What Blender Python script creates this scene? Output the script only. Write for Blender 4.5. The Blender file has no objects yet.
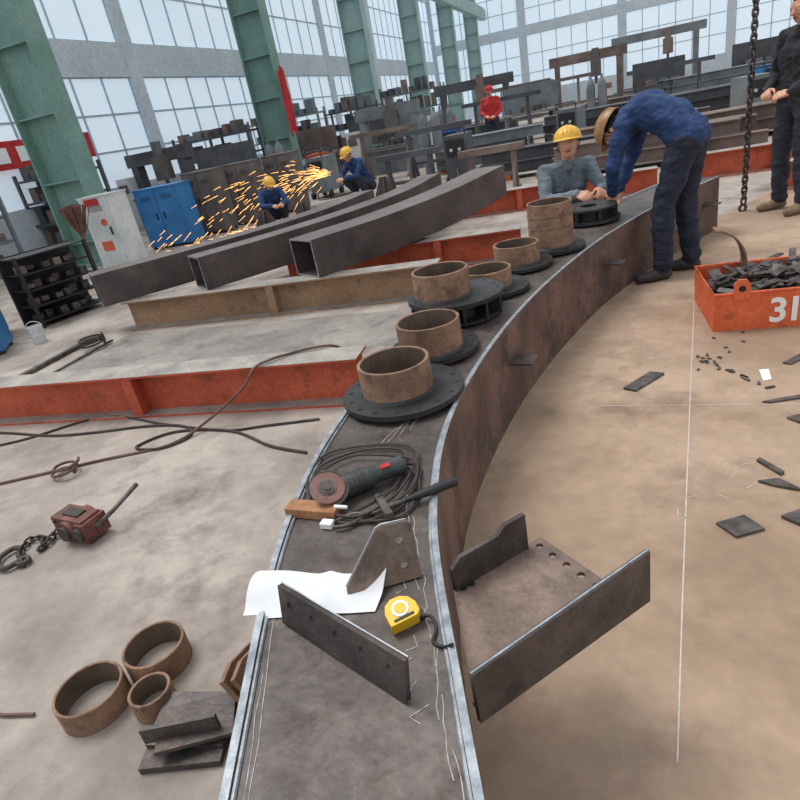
import bpy, math, random
import numpy as np
from mathutils import Vector, Matrix, noise
random.seed(7)
SC=bpy.context.scene
V=Vector
# ------------------------------------------------------------------ helpers
def lin(c):
    out=[]
    for x in c:
        x=x/255.0
        out.append(x/12.92 if x<=0.04045 else ((x+0.055)/1.055)**2.4)
    return out
def mat(name,c1,c2=None,scale=4,rough=0.7,metal=0.0,bump=0.0,c3=None,s3=30,t3=0.62,lo=0.35,hi=0.65,emit=None,es=1.0,fine=0.16):
    m=bpy.data.materials.new(name);m.use_nodes=True
    nt=m.node_tree;b=nt.nodes['Principled BSDF']
    b.inputs['Roughness'].default_value=rough;b.inputs['Metallic'].default_value=metal
    if emit:
        b.inputs['Emission Color'].default_value=(*lin(emit),1);b.inputs['Emission Strength'].default_value=es
    if c2 is None:
        b.inputs['Base Color'].default_value=(*lin(c1),1)
        if not bump: return m
    tc=nt.nodes.new('ShaderNodeTexCoord')
    n=nt.nodes.new('ShaderNodeTexNoise');n.inputs['Scale'].default_value=scale;n.inputs['Detail'].default_value=8;n.inputs['Roughness'].default_value=0.62
    nt.links.new(tc.outputs['Object'],n.inputs['Vector'])
    if c2 is not None:
        r=nt.nodes.new('ShaderNodeValToRGB');r.color_ramp.elements[0].position=lo;r.color_ramp.elements[1].position=hi
        r.color_ramp.elements[0].color=(*lin(c1),1);r.color_ramp.elements[1].color=(*lin(c2),1)
        nt.links.new(n.outputs['Fac'],r.inputs['Fac'])
        col=r.outputs['Color']
        if c3 is not None:
            n3=nt.nodes.new('ShaderNodeTexNoise');n3.inputs['Scale'].default_value=s3;n3.inputs['Detail'].default_value=9;n3.inputs['Roughness'].default_value=.7
            nt.links.new(tc.outputs['Object'],n3.inputs['Vector'])
            r3=nt.nodes.new('ShaderNodeValToRGB');r3.color_ramp.elements[0].position=t3-0.08;r3.color_ramp.elements[1].position=t3+0.08
            nt.links.new(n3.outputs['Fac'],r3.inputs['Fac'])
            mx=nt.nodes.new('ShaderNodeMix');mx.data_type='RGBA'
            nt.links.new(r3.outputs['Color'],mx.inputs[0]);nt.links.new(col,mx.inputs[6]);mx.inputs[7].default_value=(*lin(c3),1)
            col=mx.outputs[2]
        if fine:
            nf=nt.nodes.new('ShaderNodeTexNoise');nf.inputs['Scale'].default_value=scale*11;nf.inputs['Detail'].default_value=6;nf.inputs['Roughness'].default_value=.7
            nt.links.new(tc.outputs['Object'],nf.inputs['Vector'])
            mr=nt.nodes.new('ShaderNodeMapRange');mr.inputs[1].default_value=.3;mr.inputs[2].default_value=.7;mr.inputs[3].default_value=1-fine*1.3;mr.inputs[4].default_value=1+fine
            nt.links.new(nf.outputs['Fac'],mr.inputs[0])
            vm=nt.nodes.new('ShaderNodeVectorMath');vm.operation='SCALE'
            nt.links.new(col,vm.inputs[0]);nt.links.new(mr.outputs[0],vm.inputs['Scale']);col=vm.outputs[0]
        nt.links.new(col,b.inputs['Base Color'])
    if bump:
        bp=nt.nodes.new('ShaderNodeBump');bp.inputs['Strength'].default_value=bump;bp.inputs['Distance'].default_value=0.02
        n2=nt.nodes.new('ShaderNodeTexNoise');n2.inputs['Scale'].default_value=scale*6;n2.inputs['Detail'].default_value=5
        nt.links.new(tc.outputs['Object'],n2.inputs['Vector'])
        nt.links.new(n2.outputs['Fac'],bp.inputs['Height']);nt.links.new(bp.outputs['Normal'],b.inputs['Normal'])
    return m
def basis_from(d,up=V((0,0,1))):
    z=V(d).normalized()
    if abs(z.dot(up))>0.99: up=V((1,0,0))
    x=up.cross(z).normalized();y=z.cross(x)
    return x,y,z
def catmull(pts,n=8,closed=False):
    P=[V(p) for p in pts];out=[]
    L=len(P)
    rng=L if closed else L-1
    for i in range(rng):
        if closed: p0,p1,p2,p3=P[(i-1)%L],P[i],P[(i+1)%L],P[(i+2)%L]
        else: p0=P[i-1] if i>0 else P[0]*2-P[1];p1=P[i];p2=P[i+1];p3=P[i+2] if i+2<L else P[-1]*2-P[-2]
        for k in range(n):
            t=k/n
            out.append(0.5*((2*p1)+(p2-p0)*t+(2*p0-5*p1+4*p2-p3)*t*t+(3*p1-p0-3*p2+p3)*t**3))
    if not closed: out.append(P[-1])
    return out
class MB:
    def __init__(s): s.v=[];s.f=[];s.m=[]
    def add(s,vs,fs,mi=0):
        o=len(s.v);s.v+= [tuple(v) for v in vs]
        for f in fs: s.f.append([o+i for i in f]);s.m.append(mi)
    def box(s,c,size,ex=(1,0,0),ez=(0,0,1),mi=0,taper=1.0):
        c=V(c);ez=V(ez).normalized();ex=V(ex);ex=(ex-ez*ex.dot(ez)).normalized();ey=ez.cross(ex)
        a,b,h=[x/2 for x in size];vs=[]
        for z,t in ((-h,1.0),(h,taper)):
            for x,y in ((-a,-b),(a,-b),(a,b),(-a,b)): vs.append(c+ex*x*t+ey*y*t+ez*z)
        s.add(vs,[(0,3,2,1),(4,5,6,7),(0,1,5,4),(1,2,6,5),(2,3,7,6),(3,0,4,7)],mi)
    def cyl(s,p1,p2,r1,r2=None,n=24,mi=0,caps=True):
        if r2 is None:r2=r1
        p1=V(p1);p2=V(p2);x,y,z=basis_from(p2-p1);vs=[]
        for p,r in((p1,r1),(p2,r2)):
            for i in range(n):
                a=2*math.pi*i/n;vs.append(p+x*math.cos(a)*r+y*math.sin(a)*r)
        fs=[(i,(i+1)%n,n+(i+1)%n,n+i) for i in range(n)]
        if caps: fs+= [tuple(range(n))[::-1],tuple(range(n,2*n))]
        s.add(vs,fs,mi)
    def lathe(s,c,axis,prof,n=40,mi=0,closed=True):
        c=V(c);x,y,z=basis_from(axis);vs=[];k=len(prof)
        for i in range(n):
            a=2*math.pi*i/n
            for r,h in prof: vs.append(c+(x*math.cos(a)+y*math.sin(a))*r+z*h)
        fs=[]
        for i in range(n):
            j=(i+1)%n
            for q in range(k if closed else k-1):
                w=(q+1)%k;fs.append((i*k+q,j*k+q,j*k+w,i*k+w))
        s.add(vs,fs,mi)
    def ring(s,c,axis,ro,ri,h,n=48,mi=0): s.lathe(c,axis,[(ri,0),(ro,0),(ro,h),(ri,h)],n,mi)
    def prism(s,poly,o,ex,ey,th,mi=0):
        o=V(o);ex=V(ex).normalized();ey=V(ey).normalized();ez=ex.cross(ey).normalized();n=len(poly)
        vs=[o+ex*a+ey*b for a,b in poly]+[o+ex*a+ey*b+ez*th for a,b in poly]
        s.add(vs,[tuple(range(n))[::-1],tuple(range(n,2*n))]+[(i,(i+1)%n,n+(i+1)%n,n+i) for i in range(n)],mi)
    def holecell(s,o,ex,ey,w,h,hx,hy,r,th,mi=0,n=20):
        o=V(o);ex=V(ex).normalized();ey=V(ey).normalized();ez=ex.cross(ey).normalized();vs=[]
        for lay in(0,1):
            for i in range(n):
                a=2*math.pi*(i+.5)/n;ca,sa=math.cos(a),math.sin(a)
                tx=((w-hx) if ca>0 else -hx)/ca if abs(ca)>1e-6 else 1e9
                ty=((h-hy) if sa>0 else -hy)/sa if abs(sa)>1e-6 else 1e9
                t=min(tx,ty)
                vs.append(o+ex*(hx+r*ca)+ey*(hy+r*sa)+ez*th*lay)
                vs.append(o+ex*(hx+t*ca)+ey*(hy+t*sa)+ez*th*lay)
        fs=[]
        for i in range(n):
            j=(i+1)%n
            fs.append((2*i,2*j,2*j+1,2*i+1));fs.append((2*n+2*i,2*n+2*i+1,2*n+2*j+1,2*n+2*j))
            fs.append((2*i,2*n+2*i,2*n+2*j,2*j))
            fs.append((2*i+1,2*j+1,2*n+2*j+1,2*n+2*i+1))
        s.add(vs,fs,mi)
        for cx,cy in((0,0),(w,0),(w,h),(0,h)):
            best=sorted(range(n),key=lambda i:(V(vs[2*i+1])-(o+ex*cx+ey*cy)).length)[:2]
            for lay in(0,1):
                s.add([vs[2*n*lay+2*best[0]+1],vs[2*n*lay+2*best[1]+1],o+ex*cx+ey*cy+ez*th*lay],[(0,1,2)],mi)
    def sweep(s,path,a,b,z0,z1,mi=0):
        n=len(path);vs=[]
        for i,p in enumerate(path):
            t=(path[min(i+1,n-1)]-path[max(i-1,0)]);t.z=0;t.normalize();l=V((-t.y,t.x,0))
            q=V((p.x,p.y,0))
            for o_,z in((a,z0),(b,z0),(b,z1),(a,z1)): vs.append(q+l*o_+V((0,0,z+p.z)))
        fs=[(0,1,2,3),tuple(4*(n-1)+k for k in(3,2,1,0))]
        for i in range(n-1):
            for k in range(4):
                w=(k+1)%4;fs.append((4*i+k,4*(i+1)+k,4*(i+1)+w,4*i+w))
        s.add(vs,fs,mi)
    def tube(s,pts,r,n=6,mi=0,closed=False,radii=None):
        P=[V(p) for p in pts];L=len(P);vs=[];prevx=None
        for i,p in enumerate(P):
            t=(P[(i+1)%L]-P[i-1]) if closed else (P[min(i+1,L-1)]-P[max(i-1,0)])
            if t.length<1e-9:t=V((0,0,1))
            t.normalize()
            if prevx is None: x,y,_=basis_from(t)
            else:
                x=prevx-t*prevx.dot(t)
                if x.length<1e-6:x,_,_=basis_from(t)
                x.normalize();y=t.cross(x)
            prevx=x
            rr=radii[i] if radii else r
            for k in range(n):
                a=2*math.pi*k/n;vs.append(p+x*math.cos(a)*rr+y*math.sin(a)*rr)
        fs=[]
        for i in range(L if closed else L-1):
            j=(i+1)%L
            for k in range(n):
                w=(k+1)%n;fs.append((i*n+k,i*n+w,j*n+w,j*n+k))
        if not closed: fs+=[tuple(range(n))[::-1],tuple(range((L-1)*n,L*n))]
        s.add(vs,fs,mi)
    def ell(s,c,rad,ex=(1,0,0),ez=(0,0,1),mi=0,nu=20,nv=12,v0=0.0,v1=1.0):
        c=V(c);ez=V(ez).normalized();ex=V(ex);ex=(ex-ez*ex.dot(ez)).normalized();ey=ez.cross(ex);vs=[]
        for j in range(nv+1):
            ph=math.pi*(v0+(v1-v0)*j/nv)
            for i in range(nu):
                a=2*math.pi*i/nu
                vs.append(c+ex*rad[0]*math.sin(ph)*math.cos(a)+ey*rad[1]*math.sin(ph)*math.sin(a)+ez*rad[2]*math.cos(ph))
        fs=[]
        for j in range(nv):
            for i in range(nu):
                k=(i+1)%nu;fs.append((j*nu+i,(j+1)*nu+i,(j+1)*nu+k,j*nu+k))
        s.add(vs,fs,mi)
    def link(s,c,d,side,ln,w,r,mi=0):
        d=V(d).normalized();side=V(side);side=(side-d*side.dot(d)).normalized();pts=[]
        for i in range(12):
            a=2*math.pi*i/12;ca,sa=math.cos(a),math.sin(a)
            pts.append(V(c)+d*(ca*w/2+(ln/2-w/2)*(1 if ca>0 else -1))+side*sa*w/2)
        s.tube(pts,r,6,mi,closed=True)
    def chain(s,path,ln=.05,w=.03,r=.006,mi=0):
        P=[V(p) for p in path];k=0;step=ln-2.2*r
        cum=[0]
        for a,b in zip(P,P[1:]): cum.append(cum[-1]+(b-a).length)
        t=0
        while t<cum[-1]:
            j=max(q for q in range(len(cum)) if cum[q]<=t);j=min(j,len(P)-2)
            d=(P[j+1]-P[j]);dl=max(d.length,1e-9);p=P[j]+d*((t-cum[j])/dl)
            x,y,z=basis_from(d);s.link(p,d,x if k%2 else y,ln,w,r,mi);k+=1;t+=step
    def obj(s,name,mats,parent=None,smooth=35,bevel=0):
        me=bpy.data.meshes.new(name);me.from_pydata(s.v,[],s.f)
        for m in mats: me.materials.append(m)
        me.polygons.foreach_set('material_index',s.m)
        if smooth:
            me.polygons.foreach_set('use_smooth',[True]*len(s.f))
        me.update()
        import bmesh
        bm=bmesh.new();bm.from_mesh(me);bmesh.ops.recalc_face_normals(bm,faces=bm.faces);bm.to_mesh(me);bm.free()
        if smooth: me.set_sharp_from_angle(angle=math.radians(smooth))
        o=bpy.data.objects.new(name,me);SC.collection.objects.link(o)
        if parent:o.parent=parent
        if bevel:
            b=o.modifiers.new('bevel','BEVEL');b.width=bevel;b.segments=2;b.limit_method='ANGLE'
        return o
def empty(name,loc=(0,0,0)):
    o=bpy.data.objects.new(name,None);SC.collection.objects.link(o);return o
U2=V((.927,-.375,0));W2=V((.375,.927,0))   # hall axes: lateral / depth
def hall(u,v,z=0): return U2*u+W2*v+V((0,0,z))
# ------------------------------------------------------------------ materials
M={}
M['floorL']=mat('concrete_floor_mat',(134,124,116),(176,165,155),1.3,.8,0,.18,(112,101,94),1.5,.6,lo=.38,hi=.6,fine=.1)
M['floorR']=mat('rusty_floor_plate_mat',(146,122,101),(176,151,129),1.2,.75,0,.15,(124,101,86),1.3,.61,lo=.38,hi=.6,fine=.1)
M['gtop']=mat('girder_top_steel',(76,69,67),(110,101,96),3.5,.5,.3,.14,(70,58,53),8,.58,fine=.22)
M['gside']=mat('girder_side_rust',(88,66,58),(122,95,84),3.0,.62,.12,.15,(70,58,56),5,.55,fine=.22)
M['edge']=mat('ground_edge_steel',(122,130,138),(176,182,188),25,.45,.4)
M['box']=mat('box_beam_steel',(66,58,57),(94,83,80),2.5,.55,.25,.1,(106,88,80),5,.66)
M['boxtop']=mat('box_beam_top_sky_tint',(94,87,85),(124,115,111),2.5,.5,.3,.1,(84,74,70),5,.6)  # lighter copy of the beam steel; sky reflection on tops put into colour
M['orange']=mat('orange_primer',(172,72,46),(202,98,66),3,.7,0,.1,(128,66,50),7,.6,fine=.18)
M['tan']=mat('tan_rust_primer',(138,108,82),(172,142,112),3,.75,0,.1,(110,84,66),6,.6)
M['beamtop']=mat('beam_top_worn',(134,127,122),(170,163,156),5,.7,.1)
M['pipe']=mat('rusty_pipe',(120,91,73),(156,124,100),7,.75,.1,.2,(90,70,60),12,.6,fine=.2)
M['pipein']=mat('pipe_inner_rust',(80,65,55),(112,94,80),8,.8,.0,.1)
M['black']=mat('black_flange_steel',(36,36,38),(60,60,62),6,.55,.3,.1)
M['holeshade']=mat('hole_shade_disc',(12,12,12))  # black for flat discs; the shade inside holes is painted, not cut
M['plate']=mat('plate_steel',(60,54,53),(94,86,83),8,.5,.35,.15,(106,84,74),10,.62,fine=.2)
M['plategrey']=mat('grey_floor_plate',(122,117,112),(156,149,143),1.6,.7,.1,.1,(104,98,94),2.4,.59,fine=.12)
M['web']=mat('web_rusty_steel',(100,84,77),(144,124,111),7,.55,.25,.15,(84,72,68),9,.6)
M['cable']=mat('cable_rubber',(52,46,43),(76,66,60),12,.7)
M['cable2']=mat('cable_brown',(92,66,56),(114,88,76),12,.7)
M['binor']=mat('bin_orange',(204,88,46),(226,110,64),4,.6,0,.08,(140,68,50),10,.63)
M['white']=mat('white_paint',(238,238,236))
M['chalk']=mat('chalk_line',(190,180,170),(212,204,196),30,.9)
M['chalk2']=mat('chalk_scribble_line',(136,132,132),(198,194,192),60,.9)
M['scrap']=mat('scrap_steel',(60,56,55),(112,105,101),14,.5,.4,.1)
M['red']=mat('red_cloth',(176,36,40),(200,60,60),5,.8)
M['hoist']=mat('hoist_red_rust',(90,52,48),(132,84,76),14,.6,.2,.2)
M['yellow']=mat('yellow_plastic',(232,184,30),None,rough=.4)
M['helm']=mat('helmet_yellow',(226,172,52),(236,190,80),6,rough=.35)
M['helmb']=mat('helmet_bronze',(140,102,60),(176,134,84),6,rough=.4)
M['blackpl']=mat('black_plastic',(34,34,36),None,rough=.5)
M['greypl']=mat('grey_plastic',(52,56,56),(72,76,76),9,.5)
M['wood']=mat('wood_block',(140,94,62),(174,126,88),9,.7)
M['twig']=mat('broom_twigs',(96,66,56),(132,98,84),9,.8)
M['paper']=mat('paper',(222,225,230),(236,238,242),6,.9,fine=0)
M['disc']=mat('disc_red',(106,70,64),(130,94,86),9,.7)
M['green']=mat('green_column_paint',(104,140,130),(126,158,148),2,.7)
M['greenf']=mat('green_column_haze_tint',(142,172,168),(160,186,182),2,.7)  # same column green, paled so that distance haze is in the colour
M['wallc']=mat('pale_wall_panel',(190,200,208),(204,213,221),1,.8)
M['frame']=mat('window_frame_haze_tint',(168,186,200),(182,199,211),1,.7)  # frame colour lightened to carry the haze over the windows
M['glass']=mat('window_pane_daylight_glow',(206,222,234),(220,232,240),.4,.4,emit=(214,229,242),es=.42,fine=0)  # pane's own glow and pale blue stand in for hazy daylight outside
M['cabg']=mat('cabinet_grey',(88,85,84),(112,107,104),3,.6,.1)
M['cabb']=mat('cabinet_blue',(36,106,166),(54,124,182),3,.5)
M['cabd']=mat('cabinet_slate',(98,106,110),(122,130,134),3,.6,.1)
M['cabw']=mat('cabinet_white',(196,200,200),(216,218,218),3,.5)
M['hazd']=mat('machine_grey_haze_tint',(104,110,114),(134,140,142),2,.7)  # background machinery colours, paled and greyed in place of real haze
M['hazb']=mat('machine_brown_haze_tint',(100,86,80),(138,120,110),2,.7)  # brown with the haze mixed into the colour
M['hazk']=mat('machine_dark_haze_tint',(66,67,72),(92,93,97),2,.7)  # dark tone lifted the same way, haze in the colour
M['spark']=mat('spark_glow',(255,170,80),emit=(255,186,112),es=2.8)
M['jblue']=mat('jacket_blue',(28,50,92),(42,70,116),9,.85,0,.4)
M['navy']=mat('trousers_navy',(24,30,46),(40,46,64),9,.85,0,.4)
M['jgrey']=mat('jacket_bluegrey',(90,102,112),(118,128,136),9,.85,0,.4)
M['jblack']=mat('jacket_dark',(30,31,36),(46,47,52),9,.85,0,.4)
M['tr2']=mat('trousers_dark',(36,40,52),(54,58,70),9,.85,0,.4)
M['skin']=mat('skin',(196,142,112),(210,158,128),12,.55,fine=.03)
M['lip']=mat('lip',(150,84,76))
M['hair']=mat('hair_black',(24,21,20),(36,32,30),30,.7)
M['shoed']=mat('shoe_dark',(42,40,42),(60,56,56),12,.6)
M['shoet']=mat('shoe_tan',(116,94,74),(140,118,96),12,.7)
M['eye']=mat('eye_white',(230,228,224),None,rough=.3)
# ------------------------------------------------------------------ camera
TH=math.radians(25);RO=math.atan(0.2)
f=V((0,math.cos(TH),-math.sin(TH)));u=V((0,math.sin(TH),math.cos(TH)));r=V((1,0,0))
c_,s_=math.cos(RO),math.sin(RO)
ir=r*c_-u*s_;iu=r*s_+u*c_
cam=bpy.data.objects.new('camera',bpy.data.cameras.new('camera'));SC.collection.objects.link(cam)
cam.data.sensor_width=36;cam.data.lens=27;cam.data.clip_end=300
m4=Matrix((ir,iu,-f)).transposed().to_4x4();m4.translation=(0,0,1.4);cam.matrix_world=m4
SC.camera=cam
# ------------------------------------------------------------------ light
w=bpy.data.worlds.new('overcast_sky');SC.world=w;w.use_nodes=True
bg=w.node_tree.nodes['Background'];bg.inputs[0].default_value=(.91,.95,1.0,1);bg.inputs[1].default_value=.88
sl=bpy.data.lights.new('sun_soft','SUN');sl.energy=2.1;sl.angle=math.radians(28);sl.color=(1,.97,.93)
so=bpy.data.objects.new('sun_soft',sl);SC.collection.objects.link(so)
so.rotation_euler=V((0.35,-0.3,-1)).to_track_quat('-Z','Y').to_euler()
SC.view_settings.view_transform='Standard';SC.view_settings.exposure=0.05
# ------------------------------------------------------------------ girder curve
GR=[(0.0,.15),(.005,.45),(.01,.74),(.02,1.12),(.05,1.38),(.12,1.69),(.25,2.03),(.48,2.48),(.74,2.9),(1.05,3.33),(1.47,3.84),(1.95,4.32),(2.46,4.77),(3.05,5.21)]
GP=catmull([(a,b,0) for a,b in GR],6)
fb=MB();B=[(-.2,-4)]+[(a-.15,b+.1) for a,b in GR]+[(6,7.6),(14,14),(30,30),(50,48)]
vs=[]
for x,y in B: vs+=[(x-46 if y>10 else -30,y,0),(x,y,0),(x+46,y,0)]
for i in range(len(B)-1):
    fb.add([vs[3*i],vs[3*i+1],vs[3*i+4],vs[3*i+3]],[(0,1,2,3)],0)
    fb.add([vs[3*i+1],vs[3*i+2],vs[3*i+5],vs[3*i+4]],[(0,1,2,3)],1)
fb.obj('floor',[M['floorL'],M['floorR']],smooth=0)
cb=MB()
def strip(mb,pts,wd,z,mi=0):
    P=[V((p[0],p[1],0)) for p in pts];mb.sweep(P,-wd/2,wd/2,z,z+.0008,mi)
strip(cb,[(.45,.83),(.69,1.27),(1.28,2.34),(1.95,3.55)],.004,.0005)
strip(cb,[(.92,2.5),(1.28,2.34),(1.72,2.15)],.003,.0005)
strip(cb,[(1.0,1.08),(1.1,1.12)],.003,.0005);strip(cb,[(1.35,2.9),(1.55,2.85)],.003,.0005)
for i in range(7):
    x=random.uniform(.8,1.6);y=random.uniform(1.0,1.2)+x*.6;a=random.uniform(0,3.14);strip(cb,[(x,y),(x+.05*math.cos(a),y+.05*math.sin(a))],.0025,.0005)
cb.obj('chalk_floor_markings',[M['chalk']],smooth=0)
# ------------------------------------------------------------------ curved girder
g=MB()
g.sweep(GP,0,.016,0,.449,0);g.sweep(GP,.414,.43,0,.449,0)
g.sweep(GP,.0,.016,.449,.451,2);g.sweep(GP,.414,.43,.449,.451,2)
g.sweep(GP,.0161,.4139,.425,.437,1);g.sweep(GP,.0161,.4139,.02,.032,0)
def on_curve(s):
    i=max(0,min(len(GP)-2,int(s)));p=GP[i].lerp(GP[i+1],s-i);t=(GP[i+1]-GP[i]).normalized();return p,t,V((-t.y,t.x,0))
def near_curve(pt):
    pt=V((pt[0],pt[1],0));i=min(range(len(GP)-1),key=lambda k:(GP[k]-pt).length);return on_curve(i)
p,t,l=on_curve(len(GP)-1.2);g.box(p+l*.215+V((0,0,.23)),(.01,.4,.4),ex=t,mi=0)
for q in((.57,2.63),(1.53,3.9),(2.8,5.03)):
    p,t,l=near_curve(q);g.box(p-l*.055+V((0,0,.27)),(.12,.11,.01),ex=t,mi=3)
g.tube([P_+V((0,0,.44)) for P_ in [GP[i]+on_curve(i)[2]*.02 for i in range(len(GP)-1)]],.005,6,2)
g.tube([P_+V((0,0,.44)) for P_ in [GP[i]+on_curve(i)[2]*.41 for i in range(len(GP)-1)]],.005,6,2)
g.obj('curved_steel_girder',[M['gside'],M['gtop'],M['edge'],M['plate']],smooth=30)
cb=MB()
def wob(a,b,n,amp):
    a=V((*a,0));b=V((*b,0));d=(b-a).normalized();l=V((-d.y,d.x,0))
    return [tuple((a.lerp(b,i/n)+l*random.uniform(-amp,amp)).xy) for i in range(n+1)]
for k in range(8):
    y0=.5+.11*k;strip(cb,wob((-.03-.008*(k%3),y0),(-.025-.01*(k%2),y0+.16),6,.005),.0018,.4375)
for k in range(2):
    strip(cb,wob((-.385+.012*k,.5+.09*k),(-.385+.009*k,.9+.3*k),8,.003),.0015,.4375)
for k in range(4):
    strip(cb,wob((-.12+.045*k,1.72+.03*k),(.02+.02*k,1.9+.03*k),5,.004),.0018,.4375)
for k in range(7):
    a=random.uniform(0,3);x=-.07+random.uniform(-.03,.03);y=.72+.055*k
    strip(cb,[(x,y),(x+.025*math.cos(a),y+.025*math.sin(a)),(x+.02,y+.035)],.002,.4375)
cb.obj('chalk_scribbles',[M['chalk2']],smooth=0)
# ------------------------------------------------------------------ flanged pipe stubs
def stub(x,y,zb,rd,rp,hp,ribs=False,seam=False,off=(0,0),nb=16):
    b=MB()
    c=V((x,y,zb));zt=zb
    if ribs:
        b.ring(c,(0,0,1),rd*.62,rd*.55,.09,48,0)
        for i in range(12):
            a=2*math.pi*i/12;d=V((math.cos(a),math.sin(a),0))
            b.box(c+d*rd*.78+V((0,0,.045)),(rd*.36,.012,.09),ex=d,mi=0)
        b.ring(c,(0,0,1),rd*.92,.02,.012,48,0)
        zt=zb+.09
    b.lathe((x,y,zt),(0,0,1),[(.01,0),(rd,0),(rd,.02),(.01,.02)],56,0)
    for i in range(nb):
        a=2*math.pi*(i+.5)/nb
        p=V((x+math.cos(a)*rd*.88,y+math.sin(a)*rd*.88,zt+.0195));b.cyl(p,p+V((0,0,.0015)),.009,n=10,mi=3)
    z0=zt+.02;x+=off[0];y+=off[1]
    b.lathe((x,y,z0),(0,0,1),[(rp-.012,0),(rp,0),(rp,hp),(rp-.003,hp+.002),(rp-.009,hp+.002),(rp-.012,hp)],56,1)
    b.lathe((x,y,z0+.001),(0,0,1),[(rp-.0125,0),(rp-.0125,hp-.004)],56,2,closed=False)
    b.lathe((x,y,z0),(0,0,1),[(rp-.001,0),(rp+.01,0),(rp+.001,.01)],56,0)
    if seam:
        for q in(.45,.7): b.lathe((x,y,z0+hp*q),(0,0,1),[(rp-.001,0),(rp+.004,.004),(rp-.001,.008)],56,2)
    b.obj('flanged_pipe_stub',[M['black'],M['pipe'],M['pipein'],M['holeshade']],smooth=40)
stub(.02,2.085,.455,.232,.136,.12,off=(-.018,0))
stub(.195,2.485,.452,.198,.138,.13,off=(-.015,-.03))
stub(.375,2.92,.452,.24,.14,.13,ribs=True,off=(-.06,0))
stub(.62,3.22,.452,.205,.133,.10,off=(-.02,0))
stub(.87,3.62,.452,.21,.136,.115)
stub(1.165,3.87,.452,.21,.14,.275,seam=True)
b=MB();b.lathe((1.65,4.5,.452),(0,0,1),[(.05,0),(.22,0),(.22,.02),(.05,.02)],48,0)
b.ring((1.65,4.5,.47),(0,0,1),.15,.14,.07,40,0)
for i in range(8):
    a=math.pi*i/4;d=V((math.cos(a),math.sin(a),0));b.box(V((1.65,4.5,.5))+d*.18,(.07,.01,.06),ex=d)
b.ring((1.65,4.5,.54),(0,0,1),.2,.06,.015,40,0)
b.obj('ribbed_flange_plate',[M['black']])
# ------------------------------------------------------------------ H-beam stub bracket (right foreground)
b=MB();e=V((.9,.44,0)).normalized();nn=V((-e.y,e.x,0))
A0=V((.025,.765,0));L0=V((.035,1.075,0))
zb,zt,zw=.36,.488,.395
end=.825
la=A0.dot(e);ll=L0.dot(e);wd=(L0-A0).dot(nn)
b.prism([(0,0),(end-la,0),(end-la,zt-zb+.01),(0.0,zt-zb)],A0+V((0,0,zb)),e,(0,0,1),.012,0)
le=end-ll-.10
b.prism([(0,.0),(le,0),(le,zt-zb+.01),(le*.72,zt-zb+.01),(le*.62,zt-zb-.008),(le*.12,zt-zb-.008),(.0,zt-zb-.03)],L0+V((0,0,zb)),e,(0,0,1),.012,0)
far=wd
npl=6;cw=far/npl
fe=end-.10
vs=[A0,A0+e*(fe-la),A0+e*(fe-la)+nn*far,L0]
b.add([v+V((0,0,zw)) for v in vs]+[v+V((0,0,zw-.01)) for v in vs],[(0,1,2,3),(7,6,5,4),(0,1,5,4),(3,2,6,7),(0,3,7,4)],1)
for i in range(npl):
    b.holecell(A0+e*(fe-la)+nn*cw*i+V((0,0,zw-.01)),e,nn,.05,cw,.025,cw/2,.009,.01,1)
for i in range(2):
    p=L0+e*(.02)-nn*(.012)+V((.02*i,.008*i,zw+.0005));b.cyl(p,p+V((0,0,.001)),.01,n=14,mi=3)
b.tube([A0-nn*.006+V((0,0,zt+.001)),A0+e*(end-la)-nn*.006+V((0,0,zt+.011))],.003,5,2)
b.tube([A0+nn*.003+V((0,0,zw+.002)),A0+e*(end-la-.02)+nn*.003+V((0,0,zw+.002))],.005,6,0)
b.obj('h_beam_stub_bracket',[M['plate'],M['web'],M['edge'],M['holeshade']],smooth=30)
# ------------------------------------------------------------------ perforated plate & gusset on girder
b=MB();A=V((-.345,1.035,.4385));d=V((.26,-.27,.0)).normalized();up=(V((0,0,1))+d.cross(V((0,0,1)))*-.18).normalized()
cw=.37/5
for i in range(5): b.holecell(A+d*cw*i,d,up,cw,.098,cw/2,.06,.0095,.012,0)
b.tube([A+up*.099,A+d*.37+up*.099],.002,5,1)
b.obj('perforated_splice_plate',[M['plate'],M['edge']],smooth=30)
b=MB();A=V((-.205,1.075,.4385));d=V((.97,.12,0)).normalized();up=(V((0,.35,1))).normalized()
b.prism([(0,0),(.105,0),(.105,.135),(.092,.135),(.0,.02)],A,d,up,.014,0)
b.holecell(A+d*.105,d,up,.07,.065,.035,.035,.0095,.014,0)
b.holecell(A+d*.105+up*.065,d,up,.07,.06,.035,.03,.0095,.014,0)
b.prism([(.105,.125),(.175,.125),(.165,.137),(.105,.140)],A,d,up,.014,0)
b.tube([A+up*.021,A+d*.092+up*.136,A+d*.105+up*.141,A+d*.165+up*.138],.002,5,1)
b.obj('gusset_plate',[M['web'],M['edge']],smooth=30)
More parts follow.
